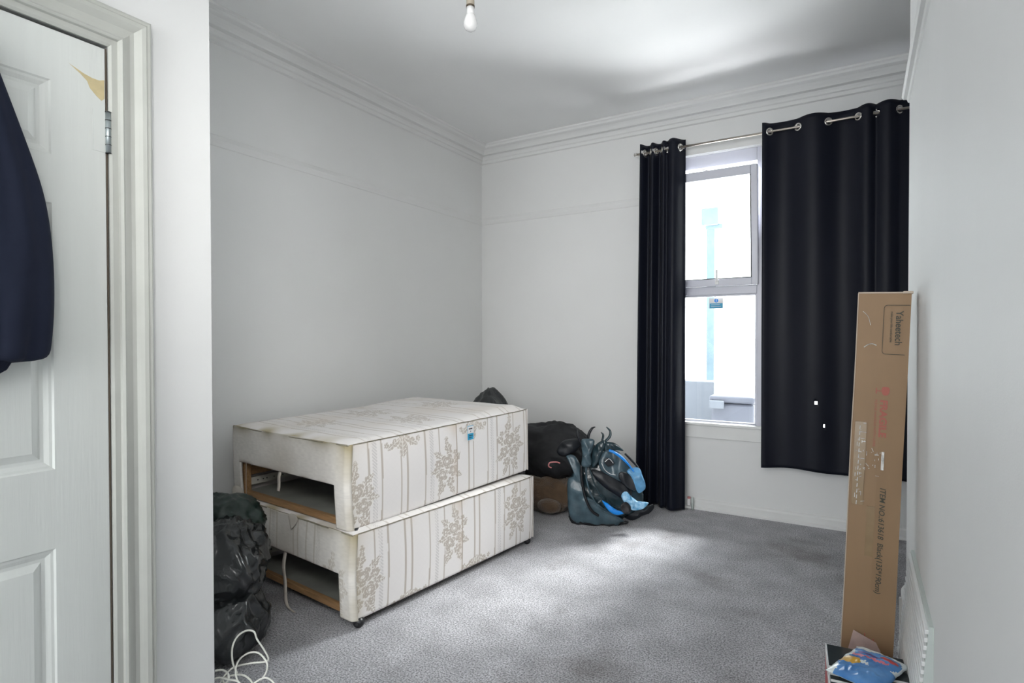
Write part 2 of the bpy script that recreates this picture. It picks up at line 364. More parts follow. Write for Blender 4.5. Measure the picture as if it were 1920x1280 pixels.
# sticker
st = thing('safety_sticker', 'small blue and white safety sticker on the lower pane', 'sticker')
def wq(bm, x0, z0, x1, z1, y): return box(bm, (x0, y-.0006, z0), (x1, y, z1))
sy = BY+.0545
link('sticker_sheet', wq(bmesh.new(), -.918, 1.412, -.822, 1.484, sy), M_whitecard, st)
link('sticker_band', wq(bmesh.new(), -.914, 1.414, -.826, 1.447, sy-.0008), M_skyblue, st)
bm = bmesh.new(); lathe(bm, [(0, 0), (.0135, 0), (.0135, .0006), (0, .0006)], 20, Matrix.Translation((-.869, sy-.0008, 1.466)) @ Matrix.Rotation(pi/2, 4, 'X')); link('sticker_symbol', bm, M_blue, st)
bm = bmesh.new(); wq(bm, -.871, 1.464, -.867, 1.476, sy-.0016); wq(bm, -.871, 1.458, -.867, 1.4615, sy-.0016)
for k, (a, b_) in enumerate(((-.905, -.845), (-.905, -.838))): wq(bm, a, 1.435-k*.012, b_, 1.438-k*.012, sy-.0016)
link('sticker_lettering', bm, M_whitecard, st)

# radiator valve
v = thing('radiator_valve', 'small grey pipe valve on the skirting beside the left curtain', 'valve', (-1.005, BY-.045, 0))
link('pipe', tube(bmesh.new(), [(0, 0, 0), (0, 0, .085)], .009), M_ventside, v, True)
link('valve_body', fixn(lathe(bmesh.new(), [(0, .03), (.014, .03), (.014, .055), (.011, .06), (.011, .075), (0, .075)], 14, Matrix.Translation((-.025, 0, 0)))), M_white, v)
link('valve_cap', fixn(lathe(bmesh.new(), [(0, .075), (.011, .075), (.011, .088), (0, .088)], 14, Matrix.Translation((-.025, 0, 0)))), M_pink, v)

# ------------------------------------------------------------------ curtains
RODY, RODZ = BY-.118, 2.524
rod = thing('curtain_rod', 'thin metal curtain rod above the window', 'curtain rod', (0, RODY, RODZ))
link('pole', tube(bmesh.new(), [(-1.385, 0, 0), (1.0, 0, 0)], .0075, 12), M_brass, rod, True)
link('finial', fixn(lathe(bmesh.new(), [(0, 0), (.012, 0), (.013, .006), (.008, .012), (.012, .02), (0, .026)], 14, Matrix.Translation((-1.385, 0, 0)) @ Matrix.Rotation(-pi/2, 4, 'Y'))), M_chrome, rod, True)
for x in (-1.372, .6):
    bm = bmesh.new(); box(bm, (x-.006, .0, -.006), (x+.006, .112, .006), .002); box(bm, (x-.012, .108, -.03), (x+.012, .117, .03), .003); link('bracket', bm, M_chrome, rod)
def eyelet(x, y, z, ang, par, r=.026):
    bm = bmesh.new(); R = Matrix.Translation((x, y, z)) @ Matrix.Rotation(ang, 4, 'Z') @ Matrix.Rotation(pi/2, 4, 'X')
    n, m = 24, 8
    vs = [[bm.verts.new(R @ Vector(((r-.006+.0062*cos(2*pi*j/m))*cos(2*pi*i/n), (r-.006+.0062*cos(2*pi*j/m))*sin(2*pi*i/n), .0045*sin(2*pi*j/m)))) for j in range(m)] for i in range(n)]
    for i in range(n):
        for j in range(m): bm.faces.new((vs[i][j], vs[(i+1) % n][j], vs[(i+1) % n][(j+1) % m], vs[i][(j+1) % m]))
    return link('eyelet', fixn(bm), M_chrome, par, True)
def curtain(name, label, ex, signs, amp, x0, x1, zt, zb, flare, holes=(), yoff=0, amp_bot=.8, thick=.0015, extra=None):
    """ex: eyelet xs; fabric crosses rod at each; signs: y direction of each span (including outer ones)"""
    root = thing(name, label, 'curtain', (0, RODY, 0))
    knots = [x0]+list(ex)+[x1]; nu = []
    def fold(x):
        for i in range(len(knots)-1):
            if knots[i] <= x <= knots[i+1]:
                w = knots[i+1]-knots[i]; f = (x-knots[i])/w
                outer = i in (0, len(knots)-2)
                if outer: f = (.5+.5*f) if i == 0 else .5*f
                return signs[i]*sin(pi*f)*(min(1, (w/.10)**.5) if not outer else .8)
        return 0
    step = .008; nx = int((x1-x0)/step); nz = int((zt-zb)/.02)
    bm = bmesh.new(); G = []
    for j in range(nz+1):
        q = j/nz; z = zt-(zt-zb)*q; row = []
        for i in range(nx+1):
            u = i/nx; x = x0+(x1-x0)*u
            f = fold(x); a = amp*(1-(1-amp_bot)*min(1, q*1.6))
            xm = (x0+x1)/2; xx = xm+(x-xm)*(1+flare*q)
            yy = a*f+yoff*q+.006*noise.noise(Vector((x*5, 0, z*1.3)))*q*2
            if extra: yy += extra(u, q)
            zz = z
            if j == 0: zz += .006*abs(f)
            if q > .98: zz += .006*sin(x*14)
            row.append(bm.verts.new((xx, yy, zz)))
        G.append(row)
    for j in range(nz):
        for i in range(nx):
            c = (G[j][i].co+G[j+1][i+1].co)/2
            if any(abs(c.x-h[0]) < h[2] and abs(c.z-h[1]) < h[3] for h in holes): continue
            if any((c.x-e)**2+(c.z-RODZ)**2 < .017**2 for e in ex): continue
            bm.faces.new((G[j][i], G[j+1][i], G[j+1][i+1], G[j][i+1]))
    o = link('curtain_fabric', bm, M_curt, root, True)
    sm = o.modifiers.new('s', 'SOLIDIFY'); sm.thickness = thick; sm.offset = 0
    for e in ex:
        d = .004; sl = amp*(fold(e+d)-fold(e-d))/(2*d)
        eyelet(e, 0, RODZ, math.atan(sl), root)
    return root
exr = [-.506, -.345, -.176, -.022, .070, .185]
curtain('curtain', 'wide navy eyelet curtain hanging short across the right of the window', exr, [-1, 1, -1, 1, -1, -1, 1], .030, -.549, .36, 2.577, .370, 0.0, holes=((-.237, .797, .006, .011), (-.19, .655, .006, .011), (-.205, .63, .006, .008)), amp_bot=.55)
exl = [-1.325, -1.285, -1.245, -1.205, -1.165, -1.075]
curtain('curtain', 'narrow bunched navy curtain at the left of the window reaching the carpet', exl, [-1, 1, -1, 1, -1, -1, 1], .045, -1.352, -1.048, 2.578, .02, .07, yoff=-.05, amp_bot=1.15)

# ------------------------------------------------------------------ door
door = thing('door_1', 'white grained six panel door with peeling paint at top corner', 'door', (NX, DY, 0)); door['kind'] = 'structure'
def panel_door():
    bm = bmesh.new(); Wd = .762
    ys = [0, -.122, -.345, -.417, -.64, -Wd]; zs = [.008, .20, .672, .872, 1.544, 1.665, 1.852, 1.979]
    P = {}
    def V(y, z, x=0):
        k = (round(y, 4), round(z, 4), round(x, 4))
        if k not in P: P[k] = bm.verts.new((x, y, z))
        return P[k]
    for i in range(5):
        for j in range(7):
            y0, y1, z0, z1 = ys[i], ys[i+1], zs[j], zs[j+1]
            def loop(d, x): return [V(y0-d, z0+d, x), V(y1+d, z0+d, x), V(y1+d, z1-d, x), V(y0-d, z1-d, x)]
            if i in (1, 3) and j in (1, 3, 5):
                L = [loop(0, 0), loop(.004, -.004), loop(.010, -.005), loop(.020, -.010), loop(.028, -.0105), loop(.046, -.003)]
                for a, b in zip(L, L[1:]):
                    for k in range(4): bm.faces.new((a[k], a[(k+1) % 4], b[(k+1) % 4], b[k]))
                bm.faces.new(L[-1])
            else: bm.faces.new(loop(0, 0))
    fixn(bm)
    for f in bm.faces:
        pass
    box(bm, (-.036, -Wd, .008), (-.012, 0, 1.979)); 
    e = bmesh.new()
    for a, b in (((-.013, -Wd, .008), (0, -Wd+.0005, 1.979)), ((-.013, -.0005, .008), (0, 0, 1.979)), ((-.013, -Wd, 1.9785), (0, 0, 1.979))): box(bm, a, b)
    return bm
leaf = link('door_leaf', panel_door(), M_door, door)
# paint chip and hinge
bm = bmesh.new(); pts = [(-.082, 1.908), (-.050, 1.895), (-.030, 1.890), (-.014, 1.890), (-.002, 1.895), (-.002, 1.845), (-.009, 1.838), (-.020, 1.846), (-.036, 1.862), (-.042, 1.878), (-.058, 1.892)]
vs = [bm.verts.new((.0004, y, z)) for y, z in pts]; f = bm.faces.new(vs); r = bmesh.ops.extrude_face_region(bm, geom=[f])
for v in r['geom']:
    if isinstance(v, bmesh.types.BMVert): v.co.x += .0005
fixn(bm); link('peeled_paint_patch', bm, M_chip, door)
hg = link('hinge', tube(bmesh.new(), [(.006, .004, 1.700), (.006, .004, 1.812)], .0065, 12), M_steel, door, True)
bm = bmesh.new()
for z in (1.700, 1.722, 1.744, 1.766, 1.788, 1.810): tube(bm, [(.006, .004, z), (.006, .004, z+.0015)], .0072, 12)
link('hinge_knuckle_ring', bm, M_black, hg)
link('hinge_leaf', B((-.0005, -.030, 1.702), (.0012, .002, 1.812)), M_door, hg)
bm = bmesh.new(); box(bm, (-.03, .0005, 0), (.001, .004, 1.98)); link('door_gap_shadow_strip', bm, mat('dark gap shade', (.10, .08, .06), .8), door)  # dark strip colours in the shade of the hinge-side gap
# architrave: profile u=outwards from opening, w=projection from wall
AP = [(.006, 0), (.006, .006), (.012, .010), (.026, .010), (.028, .018), (.034, .022), (.040, .017), (.056, .014), (.066, .015), (.074, .021), (.082, .026), (.092, .028), (.096, .024), (.102, .026), (.108, .022), (.110, 0)]
bm = bmesh.new(); R0, R1, R2 = [], [], []
for u, w in AP:
    R0.append(bm.verts.new((NX+w, DY+u, 0))); R1.append(bm.verts.new((NX+w, DY+u, DT+u-.004))); R2.append(bm.verts.new((NX+w, -.2, DT+u-.004)))
n = len(AP)
for A_, B_ in ((R0, R1), (R1, R2)):
    for k in range(n-1): bm.faces.new((A_[k], A_[k+1], B_[k+1], B_[k]))
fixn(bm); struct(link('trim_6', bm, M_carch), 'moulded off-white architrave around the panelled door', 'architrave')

# coat hanging at the left of the door
coat = thing('coat', 'dark navy coat hanging on the panelled door', 'coat', (NX, .4, 0))
def sleeve():
    bm = bmesh.new()
    # silhouette rows: z, right y edge (world), thickness
    rows = [(1.90, .505, .03), (1.84, .522, .045), (1.76, .545, .06), (1.66, .575, .07), (1.56, .606, .075), (1.46, .620, .075), (1.36, .625, .075), (1.26, .624, .075), (1.18, .618, .07), (1.145, .614, .068)]
    rings = []; n = 24
    for z, y, th in rows:
        w = min(.15, .06+(1.9-z)*.25); cy_ = y-.4-w/2; ring = []
        for k in range(n):
            a = 2*pi*k/n; rr = 1+.30*noise.noise(Vector((cos(a)*1.6, sin(a)*1.6, z*3.5)))+.16*noise.noise(Vector((cos(a)*3.5, sin(a)*3.5, z*5)))+(0 if sin(a) > .75 else 1)*.22*(.4-abs(noise.noise(Vector((cos(a)*2.2+z*2.5, sin(a)*2.2, z*2.2+4)))*2.5))
            ring.append(bm.verts.new((.012+th/2+th/2*cos(a)*rr, cy_+w/2*sin(a)*(rr if sin(a) < .8 else 1), z)))
        rings.append(ring)
    for i in range(len(rings)-1):
        for k in range(n): bm.faces.new((rings[i][k], rings[i][(k+1) % n], rings[i+1][(k+1) % n], rings[i+1][k]))
    bm.faces.new(rings[0]); bm.faces.new(rings[-1][::-1]); return fixn(bm)
o = link('sleeve', sleeve(), M_coat, coat, True); sb = o.modifiers.new('s', 'SUBSURF'); sb.levels = 1; sb.render_levels = 2
def coatbody():
    bm = bmesh.new(); rings = []; n = 40
    rows = [(1.93, .10, .03), (1.86, .14, .05), (1.76, .17, .07), (1.6, .18, .08), (1.4, .175, .08), (1.2, .178, .08), (1.105, .185, .075)]
    for z, w, th in rows:
        ring = []
        for k in range(n):
            a = 2*pi*k/n; rr = 1+.12*sin(a*7+z*2)*min(1, (1.95-z)*3)
            ring.append(bm.verts.new((.012+th/2+th/2*cos(a)*rr, -.035+w*sin(a), z+.01*sin(a*3))))
        rings.append(ring)
    for i in range(len(rings)-1):
        for k in range(n): bm.faces.new((rings[i][k], rings[i][(k+1) % n], rings[i+1][(k+1) % n], rings[i+1][k]))
    bm.faces.new(rings[0]); bm.faces.new(rings[-1][::-1]); return fixn(bm)
o = link('coat_body', coatbody(), M_coat, coat, True); sb = o.modifiers.new('s', 'SUBSURF'); sb.levels = 1; sb.render_levels = 2

# ------------------------------------------------------------------ pendant bulb
pb = at(882, 40, 2.2)
pl = thing('pendant_bulb', 'bare white bulb on a short pendant holder from the ceiling', 'pendant light', (pb.x, pb.y, 0))
z = pb.z
link('ceiling_rose', fixn(lathe(bmesh.new(), [(0, CZ-.028), (.03, CZ-.028), (.042, CZ-.015), (.045, CZ), (0, CZ)])), M_white, pl, True)
link('flex', tube(bmesh.new(), [(0, 0, z+.13), (0, 0, CZ-.02)], .0035), M_white, pl, True)
lh = link('lamp_holder', fixn(lathe(bmesh.new(), [(0, z+.135), (.008, z+.135), (.012, z+.125), (.0155, z+.11), (.0155, z+.058), (0, z+.058)])), M_lamph, pl, True)
link('holder_ring', fixn(lathe(bmesh.new(), [(0, z+.052), (.0165, z+.052), (.0165, z+.059), (0, z+.059)])), M_lampdark, lh)
link('bulb_cap', fixn(lathe(bmesh.new(), [(0, z+.026), (.0155, z+.026), (.0145, z+.034), (.015, z+.052), (0, z+.052)])), M_white, pl, True)
link('bulb', fixn(lathe(bmesh.new(), [(.0130, z+.03), (.0175, z+.022), (.0235, z+.006), (.0265, z-.008), (.0255, z-.020), (.020, z-.030), (.011, z-.036), (0, z-.038)])), M_bulb, pl, True)

# ------------------------------------------------------------------ divan bed bases
CREAM = (.80, .775, .76); TAUPE = (.50, .45, .40); PALE = (.84, .82, .79)
def petals(u, v, cx, cy, r, n, ph):
    dx, dy = u-cx, v-cy; d = sqrt(dx*dx+dy*dy)
    if d > r*1.25: return 0
    a = math.atan2(dy, dx)+ph; R = r*(.66+.34*abs(cos(n*a/2)))
    if d > R: return 0
    if d > R*.90: return 2
    if abs(sin(n*a/2)) < .16 and d > r*.25: return 1
    return 2 if d < r*.16 or (d/r*3.5) % 1 < .14 else 1
def leafm(u, v, cx, cy, L, w, ang):
    dx, dy = u-cx, v-cy; a = dx*cos(ang)+dy*sin(ang); b = -dx*sin(ang)+dy*cos(ang)
    q = a/L
    if abs(q) > 1: return 0
    W_ = w*(1-q*q)*(1+.25*sin(9*q))
    if abs(b) > W_: return 0
    return 2 if abs(b) > W_*.90 or abs(b) < w*.07 or abs((a/L*3) % 1-abs(b)/w*.8) < .07 else 1
def cluster(u, v, cx, cy, s=1.0, fl_=1):
    if abs(u-cx) > .13*s or abs(v-cy) > .17*s: return 0
    U = (u-cx)/s*fl_/1.3; V_ = (v-cy)/s; r = 0
    for f in ((-.01, .10, .055, .020, 1.3), (.045, .075, .038, .016, .7), (-.055, .04, .04, .018, 2.3), (.06, .0, .035, .017, -.2), (-.06, -.045, .035, .016, 3.6), (.03, -.10, .04, .017, -1.0), (-.03, -.115, .035, .014, -2.0), (.0, .15, .02, .010, 1.6)):
        k = leafm(U, V_, *f)
        if k: r = k
    for f in ((.0, .035, .046, 5, .4), (.028, -.030, .040, 5, 1.1), (-.035, -.02, .034, 5, .2), (.05, .035, .024, 6, 0), (-.02, -.075, .028, 6, .8), (.035, -.075, .018, 5, .3), (-.05, .075, .016, 5, .3)):
        k = petals(U, V_, *f)
        if k: r = k
    return r
def pattern(s, t, lines, dbl, ropes, clusters, swags):
    c = 0
    for x in lines:
        if abs(s-x-.004*sin(t*6)) < .0042: c = 1
    for x in dbl:
        for d in (-.019, .019):
            if abs(s-x-d) < .0048: c = 1
    for x in ropes:
        dx = s-x
        if abs(dx) < .012:
            q = ((t*1.0+dx*1.1)/.0145) % 1
            if q < .42: c = 3
    for a in clusters:
        k = cluster(s, t, *a)
        if k: c = k
    for x, y in swags:
        U, V_ = s-x, t-y
        k = leafm(U, V_, 0, -.02, .055, .024, pi/2) or leafm(U, V_, -.05, .0, .05, .018, .5) or leafm(U, V_, .05, .0, .05, .018, -.5) or petals(U, V_, -.012, -.005, .03, 5, 0) or petals(U, V_, .095, .005, .016, 5, 0) or petals(U, V_, -.095, .0, .016, 5, 0)
        if k: c = k
    if c == 1: return TAUPE
    if c == 2: return PALE
    if c == 3: return (.58, .56, .55)
    # faint trellis quilting
    g = ((s+t)/.012) % 1; h = ((s-t)/.012) % 1
    k = .985 if (g < .16 or h < .16) else 1
    return tuple(x*k for x in CREAM)
def mixc(a, b, f):
    f = max(0, min(1, f)); return tuple(x*(1-f)+y*f for x, y in zip(a, b))
def grid(name, W_, H_, step, posf, colf, parent, m=M_fab, hole=None):
    nx = max(2, round(W_/step)); ny = max(2, round(H_/step))
    vs = []; cs = []; fs = []
    for j in range(ny+1):
        for i in range(nx+1):
            s, t = W_*i/nx, H_*j/ny
            vs.append(posf(s, t)); c = colf(s, t); cs += [c[0], c[1], c[2], 1.0]
    for j in range(ny):
        for i in range(nx):
            if hole and hole(W_*(i+.5)/nx, H_*(j+.5)/ny): continue
            k = j*(nx+1)+i; fs.append((k, k+1, k+nx+2, k+nx+1))
    me = bpy.data.meshes.new(name); me.from_pydata(vs, [], fs)
    ca = me.color_attributes.new('Col', 'FLOAT_COLOR', 'POINT'); ca.data.foreach_set('color', cs)
    me.polygons.foreach_set('use_smooth', [True]*len(me.polygons))
    me.materials.append(m); o = bpy.data.objects.new(name, me); C.objects.link(o); o.parent = parent
    return o
DW, DL, DH = .925, 1.28, .360
STAIN = (.50, .44, .30)
def divan(label, loc, rz, tx, variant):
    """local: origin at near-right bottom corner; -x runs left along the short end, +y along the long side"""
    t = thing('divan_base', label, 'bed base', loc, rz, None); t.rotation_euler = (tx, 0, rz)
    H = DH
    up_ = variant == 'upper'
    nz = lambda s, q, a=1: noise.noise(Vector((s*9, q*9, a*3.7)))
    def sidepos(s, q):
        b = .008*sin(pi*min(1, max(0, q/H)))*(.6+.4*sin(s*5))
        e = 0 if .004 < q < H-.006 else -.004
        c_ = -.02*max(0, 1-s/.02)**2-.02*max(0, 1-(DL-s)/.02)**2
        return (b+e+c_, s, q)
    if up_:
        args = ([.10, .172, .435, .53, .905, .985, 1.235], [.305, .77, 1.115], [.137, .482, .945], [(.035, .12, 1.0), (.585, .15, .95, -1), (1.10, .17, 1.08)], [(.30, .325), (.79, .325)])
    else:
        args = ([.105, .18, .43, .53, .92, 1.0, 1.24], [.30, .775, 1.13], [.142, .48, .96], [(.045, .14, 1.0), (.60, .20, .95, -1), (1.11, .20, 1.05)], [(.77, .02), (.31, .0)])
    def sidecol(s, q):
        c = pattern(s, q, *args)
        n = nz(s, q)
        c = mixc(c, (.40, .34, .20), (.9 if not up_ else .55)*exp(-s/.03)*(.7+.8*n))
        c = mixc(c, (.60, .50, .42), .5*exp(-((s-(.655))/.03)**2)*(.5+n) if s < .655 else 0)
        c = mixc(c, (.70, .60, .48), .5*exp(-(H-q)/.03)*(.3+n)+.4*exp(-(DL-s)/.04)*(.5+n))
        if abs(s-.66) < .0022: c = (.42, .36, .30)
        return c
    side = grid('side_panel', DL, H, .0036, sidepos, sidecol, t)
    # short end facing the room, with the empty drawer opening
    hx0, hx1, hz0, hz1 = .085, .855, -.01, .185
    def endpos(s, q):
        k = -.004+.006*sin(pi*q/H)+.003*nz(s, q, 5)
        c_ = .02*max(0, 1-s/.02)**2
        return (-s, k*-1+c_, q)
    def endcol(s, q):
        if up_: c = (.74, .71, .67)
        else:
            c = pattern(DW-s, q, [.30, .36, .60, .66], [.52], [.33, .69], [(.17, .25, .8), (.80, .12, .9)], [])
            c = mixc(c, (.70, .67, .60), .45)
        n = nz(s, q, 2)
        c = tuple(x*(1+.10*noise.noise(Vector((s*40, q*160, 1)))) for x in c)
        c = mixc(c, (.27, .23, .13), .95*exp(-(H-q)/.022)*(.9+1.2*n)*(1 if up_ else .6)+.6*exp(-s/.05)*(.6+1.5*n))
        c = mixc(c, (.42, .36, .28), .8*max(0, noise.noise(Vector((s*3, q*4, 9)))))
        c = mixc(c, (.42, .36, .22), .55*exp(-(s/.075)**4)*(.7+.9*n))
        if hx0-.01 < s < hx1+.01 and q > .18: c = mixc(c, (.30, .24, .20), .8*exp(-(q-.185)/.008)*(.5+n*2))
        return c
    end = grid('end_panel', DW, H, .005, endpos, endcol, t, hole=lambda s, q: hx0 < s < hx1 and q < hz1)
    so = end.modifiers.new('s', 'SOLIDIFY'); so.thickness = .012; so.offset = 0
    def toppos(s, q):
        a = min(s, DW-s, .06)/.06; b = min(q, DL-q, .06)/.06
        dome = .010*(1-(1-a)**2)*(1-(1-b)**2)
        wav = .004*noise.noise(Vector((s*6, q*6, 3)))*min(a, b)
        ridge = (.02*exp(-((q-1.1)/.25)**2)*a*b if up_ else 0)
        return (-s, q, H+dome+wav+ridge)
    def topcol(s, q):
        qq = q+.02*sin(s*4+q*3)
        c = pattern(qq, s*.97, [.10, .20, .42, .52, .86, .95, 1.2], [.31, .72, 1.08], [.14, .47, .91], [(.60, .25, 1.), (.60, .62, 1), (1.0, .45, .9), (.25, .55, .9)], [])
        n = nz(s, q, 4)
        c = mixc(c, CREAM, .35)
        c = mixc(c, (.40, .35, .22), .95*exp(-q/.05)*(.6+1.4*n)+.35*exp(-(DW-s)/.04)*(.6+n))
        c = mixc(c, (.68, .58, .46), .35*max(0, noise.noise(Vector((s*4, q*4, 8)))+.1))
        return c
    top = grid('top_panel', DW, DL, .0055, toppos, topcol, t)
    plain = lambda s, q: mixc(CREAM, (.5, .45, .38), .3+.4*nz(s, q, 6))
    grid('side_panel', DL, H, .03, lambda s, q: (-DW, s, q), plain, t)
    grid('end_panel', DW, H, .03, lambda s, q: (-s, DL, q), plain, t)
    # piping along the top edges
    r = .0038
    bm = bmesh.new()
    P = [(-.004, .002, H-.002)]+[(.001+.001*sin(s*9), s*DL/20, H-.001+.0015*sin(s*3.1)) for s in range(1, 20)]+[(-.006, DL, H)]
    tube(bm, P, .0022, 6); 
    P = [(-.004-i*(DW-.006)/20, .001-.0015*sin(i*1.7), H-.001-(.005*sin(pi*i/20) if up_ else .001)) for i in range(21)]
    tube(bm, P, r, 6); link('piping', bm, M_pipe, t, True)
    if up_:
        lb = bmesh.new(); box(lb, (.0085, .735, .262), (.0097, .783, .338)); l1 = link('care_label', lb, M_whitecard, t)
        lb = bmesh.new(); box(lb, (.0092, .737, .264), (.0101, .781, .297)); box(lb, (.0092, .737, .334), (.0101, .781, .337)); box(lb, (.0092, .7352, .264), (.0101, .738, .337)); link('care_label_band', lb, M_skyblue, l1)
        lb = bmesh.new(); box(lb, (.0094, .745, .318), (.0106, .772, .324)); box(lb, (.0094, .758, .303), (.0106, .761, .311)); box(lb, (.0098, .745, .284), (.0108, .774, .287)); box(lb, (.0098, .745, .274), (.0108, .766, .277)); link('care_label_lettering', lb, M_black, l1)
    # timber and lining seen through the opening
    bm = bmesh.new()
    box(bm, (-.86, .018, .006), (-.085, .040, .034), .002)
    box(bm, (-.875, .014, .004), (-.857, .05, .186), .002)
    link('front_rail', bm, M_wood, t)
    bm = bmesh.new(); box(bm, (-.905, .05, .10), (-.885, 1.25, .145), .002); box(bm, (-.905, 1.24, .03), (-.03, 1.255, .34)); box(bm, (-.05, .03, .02), (-.03, 1.24, .34))
    link('inner_frame', bm, M_wood, t)
    bm = bmesh.new(); box(bm, (-.885, .02, .052), (-.868, .95, .090), .002)
    ru = link('drawer_runner', bm, M_runner, t)
    bm = bmesh.new()
    for i in range(14):
        tube(bm, [(-.8682, .05+i*.03+(.01 if i % 3 else 0), .071), (-.8672, .05+i*.03+(.01 if i % 3 else 0), .071)], .0035, 8, upv=Vector((0, 0, 1)))
    link('runner_hole', bm, M_black, ru); ru.children[0]['kind'] = 'stuff'
    grid('lining_sheet', .82, 1.2, .03, lambda s, q: (-.045-s, .035+q, .028+.008*noise.noise(Vector((s*7, q*5, 2)))+.02*q), lambda s, q: (1, 1, 1), t, M_sheet)
    # castors
    for cx, cy_, ang in ((-.020, .030, .5), (-.035, DL-.04, .9), (-DW+.035, .035, 2.6), (-DW+.035, DL-.04, 1.2)):
        bm = bmesh.new(); Mx = Matrix.Translation((cx, cy_, 0)) @ Matrix.Rotation(ang, 4, 'Z')
        lathe(bm, [(0, -.010), (.018, -.010), (.021, -.005), (.012, 0), (0, 0)], 14, Mx)
        hood = bmesh.new()
        ca = link('castor', fixn(bm), M_black, t, True)
        bm = bmesh.new(); lathe(bm, [(0, -.019), (.016, -.018), (.0212, -.011), (.0212, .011), (.016, .018), (0, .019)], 20, Mx @ Matrix.Translation((.012, 0, -.0135)) @ Matrix.Rotation(pi/2, 4, 'X'))
        link('castor_wheel', fixn(bm), M_black, ca, True)
        bm = bmesh.new(); lathe(bm, [(0, -.0205), (.007, -.0205), (.007, .0205), (0, .0205)], 16, Mx @ Matrix.Translation((.012, 0, -.0135)) @ Matrix.Rotation(pi/2, 4, 'X'))
        link('castor_hub', fixn(bm), M_rubber, ca)
    return t, H
def ribbon(bm, pts, w, side):
    side = Vector(side).normalized(); pts = [Vector(p) for p in pts]; n = len(pts); L = []
    for i, p in enumerate(pts):
        ww = w*(1-.0*i/n); L.append((bm.verts.new(p-side*ww/2), bm.verts.new(p+side*ww/2)))
    for a, b in zip(L, L[1:]): bm.faces.new((a[0], a[1], b[1], b[0]))
    return bm
# lower one
LO = (-1.777, 1.668, .035); RZ1 = -.108
d1, H = divan('lower divan base with striped end and dirty corner resting on castors', LO, RZ1, 0, 'lower')
bm = bmesh.new(); ribbon(bm, spline([(-.50, .002, .185), (-.495, -.012, .12), (-.48, -.014, .05), (-.450, -.03, -.004), (-.40, -.05, -.026), (-.33, -.06, -.031)]), .022, (1, .15, .1))
o = link('hanging_ribbon', bm, M_ribbon, d1, True); o.modifiers.new('s', 'SOLIDIFY').thickness = .0015
bm = bmesh.new(); puffy(bm, smooth_outline([(-.03, .0), (-.01, .012), (.03, .010), (.045, -.01), (.02, -.045), (.005, -.05), (-.01, -.03)]), .005, Matrix.Translation((-.43, -.008, H-.001)) @ Matrix.Rotation(-.2, 4, 'X'))
link('torn_wadding', bm, M_fabplain, d1, True)
# upper one, castors sunk slightly into the lower cover
UO = (-1.808, 1.678, .035+H+.006); RZ2 = -.100
d2, H = divan('upper divan base with plain end and blue care label stacked on another base', UO, RZ2, .019, 'upper')
bm = bmesh.new(); ribbon(bm, spline([(-.505, .002, .185), (-.50, -.010, .16), (-.498, -.012, .125), (-.502, -.014, .095)]), .020, (1, .1, 0))
o = link('hanging_ribbon', bm, M_ribbon, d2, True); o.modifiers.new('s', 'SOLIDIFY').thickness = .0015
bm = bmesh.new(); puffy(bm, smooth_outline([(-.045, .03), (0, .045), (.04, .03), (.045, -.01), (.02, -.03), (-.03, -.03), (-.05, 0)]), .014, Matrix.Translation((-DW+.045, -.010, .018)))
link('torn_wadding', bm, M_fabplain, d2, True)
tube_b = bmesh.new(); tube(tube_b, [(-.795, -.008, .19), (-.793, -.012, .1), (-.795, -.012, .0)], .0012, 5); link('loose_thread', tube_b, M_ribbon, d2)

# ------------------------------------------------------------------ bin bags
def bag(name, label, cat, c, rad, m, seed, fold=.16, top=None, group=None, flatz=0.0, sub=5, freq=1.0, pleat=0):
    bm = bmesh.new(); bmesh.ops.create_icosphere(bm, subdivisions=sub, radius=1)
    for v in bm.verts:
        d = v.co.normalized(); q = d*freq
        w = Vector((noise.noise(q*1.3+Vector((seed, 1, 2))), noise.noise(q*1.3+Vector((3, seed, 2))), noise.noise(q*1.3+Vector((1, 5, seed)))))*.6
        r = 1+fold*noise.noise(q*1.1+Vector((seed, 0, 0)))
        q2 = Vector(((q+w).x*2.1, (q+w).y*2.1, (q+w).z*1.0))
        r += fold*.45*(1-abs(noise.noise(q2+Vector((seed*2, 3, 1))))*3)
        q3 = Vector(((q+w).x*5, (q+w).y*5, (q+w).z*2.2))
        r += fold*.13*(1-abs(noise.noise(q3+Vector((seed*3, 1, 5))))*3)
        if pleat: r += pleat*(1-abs(sin(math.atan2(d.y, d.x)*7+seed+d.z*1.5+w.x*4))*1.5)*max(0, d.z+.1)
        p = Vector((d.x*rad[0]*r, d.y*rad[1]*r, d.z*rad[2]*r))
        p.z = max(p.z, -c[2]+.003+flatz)
        v.co = p
    t = link(name, bm, m, None, True); t.location = c
    return tag(t, label, cat, group)
bag('bin_bag', 'dark slumped bin bag at the base of the heap beside the pier', 'bin bag', (-2.08, 1.29, .13), (.165, .16, .14), M_bag, 3.1, fold=.20, pleat=.03)
bag('bin_bag', 'shiny black bin bag with white highlights in front of the drawer opening', 'bin bag', (-2.13, 1.33, .33), (.175, .155, .145), M_bag, 8.4, fold=.24, pleat=.05)
bag('bin_bag', 'greenish black bin bag on top of the heap by the wall', 'bin bag', (-2.30, 1.43, .43), (.165, .15, .115), M_baggreen, 12.2, fold=.2, pleat=.04)

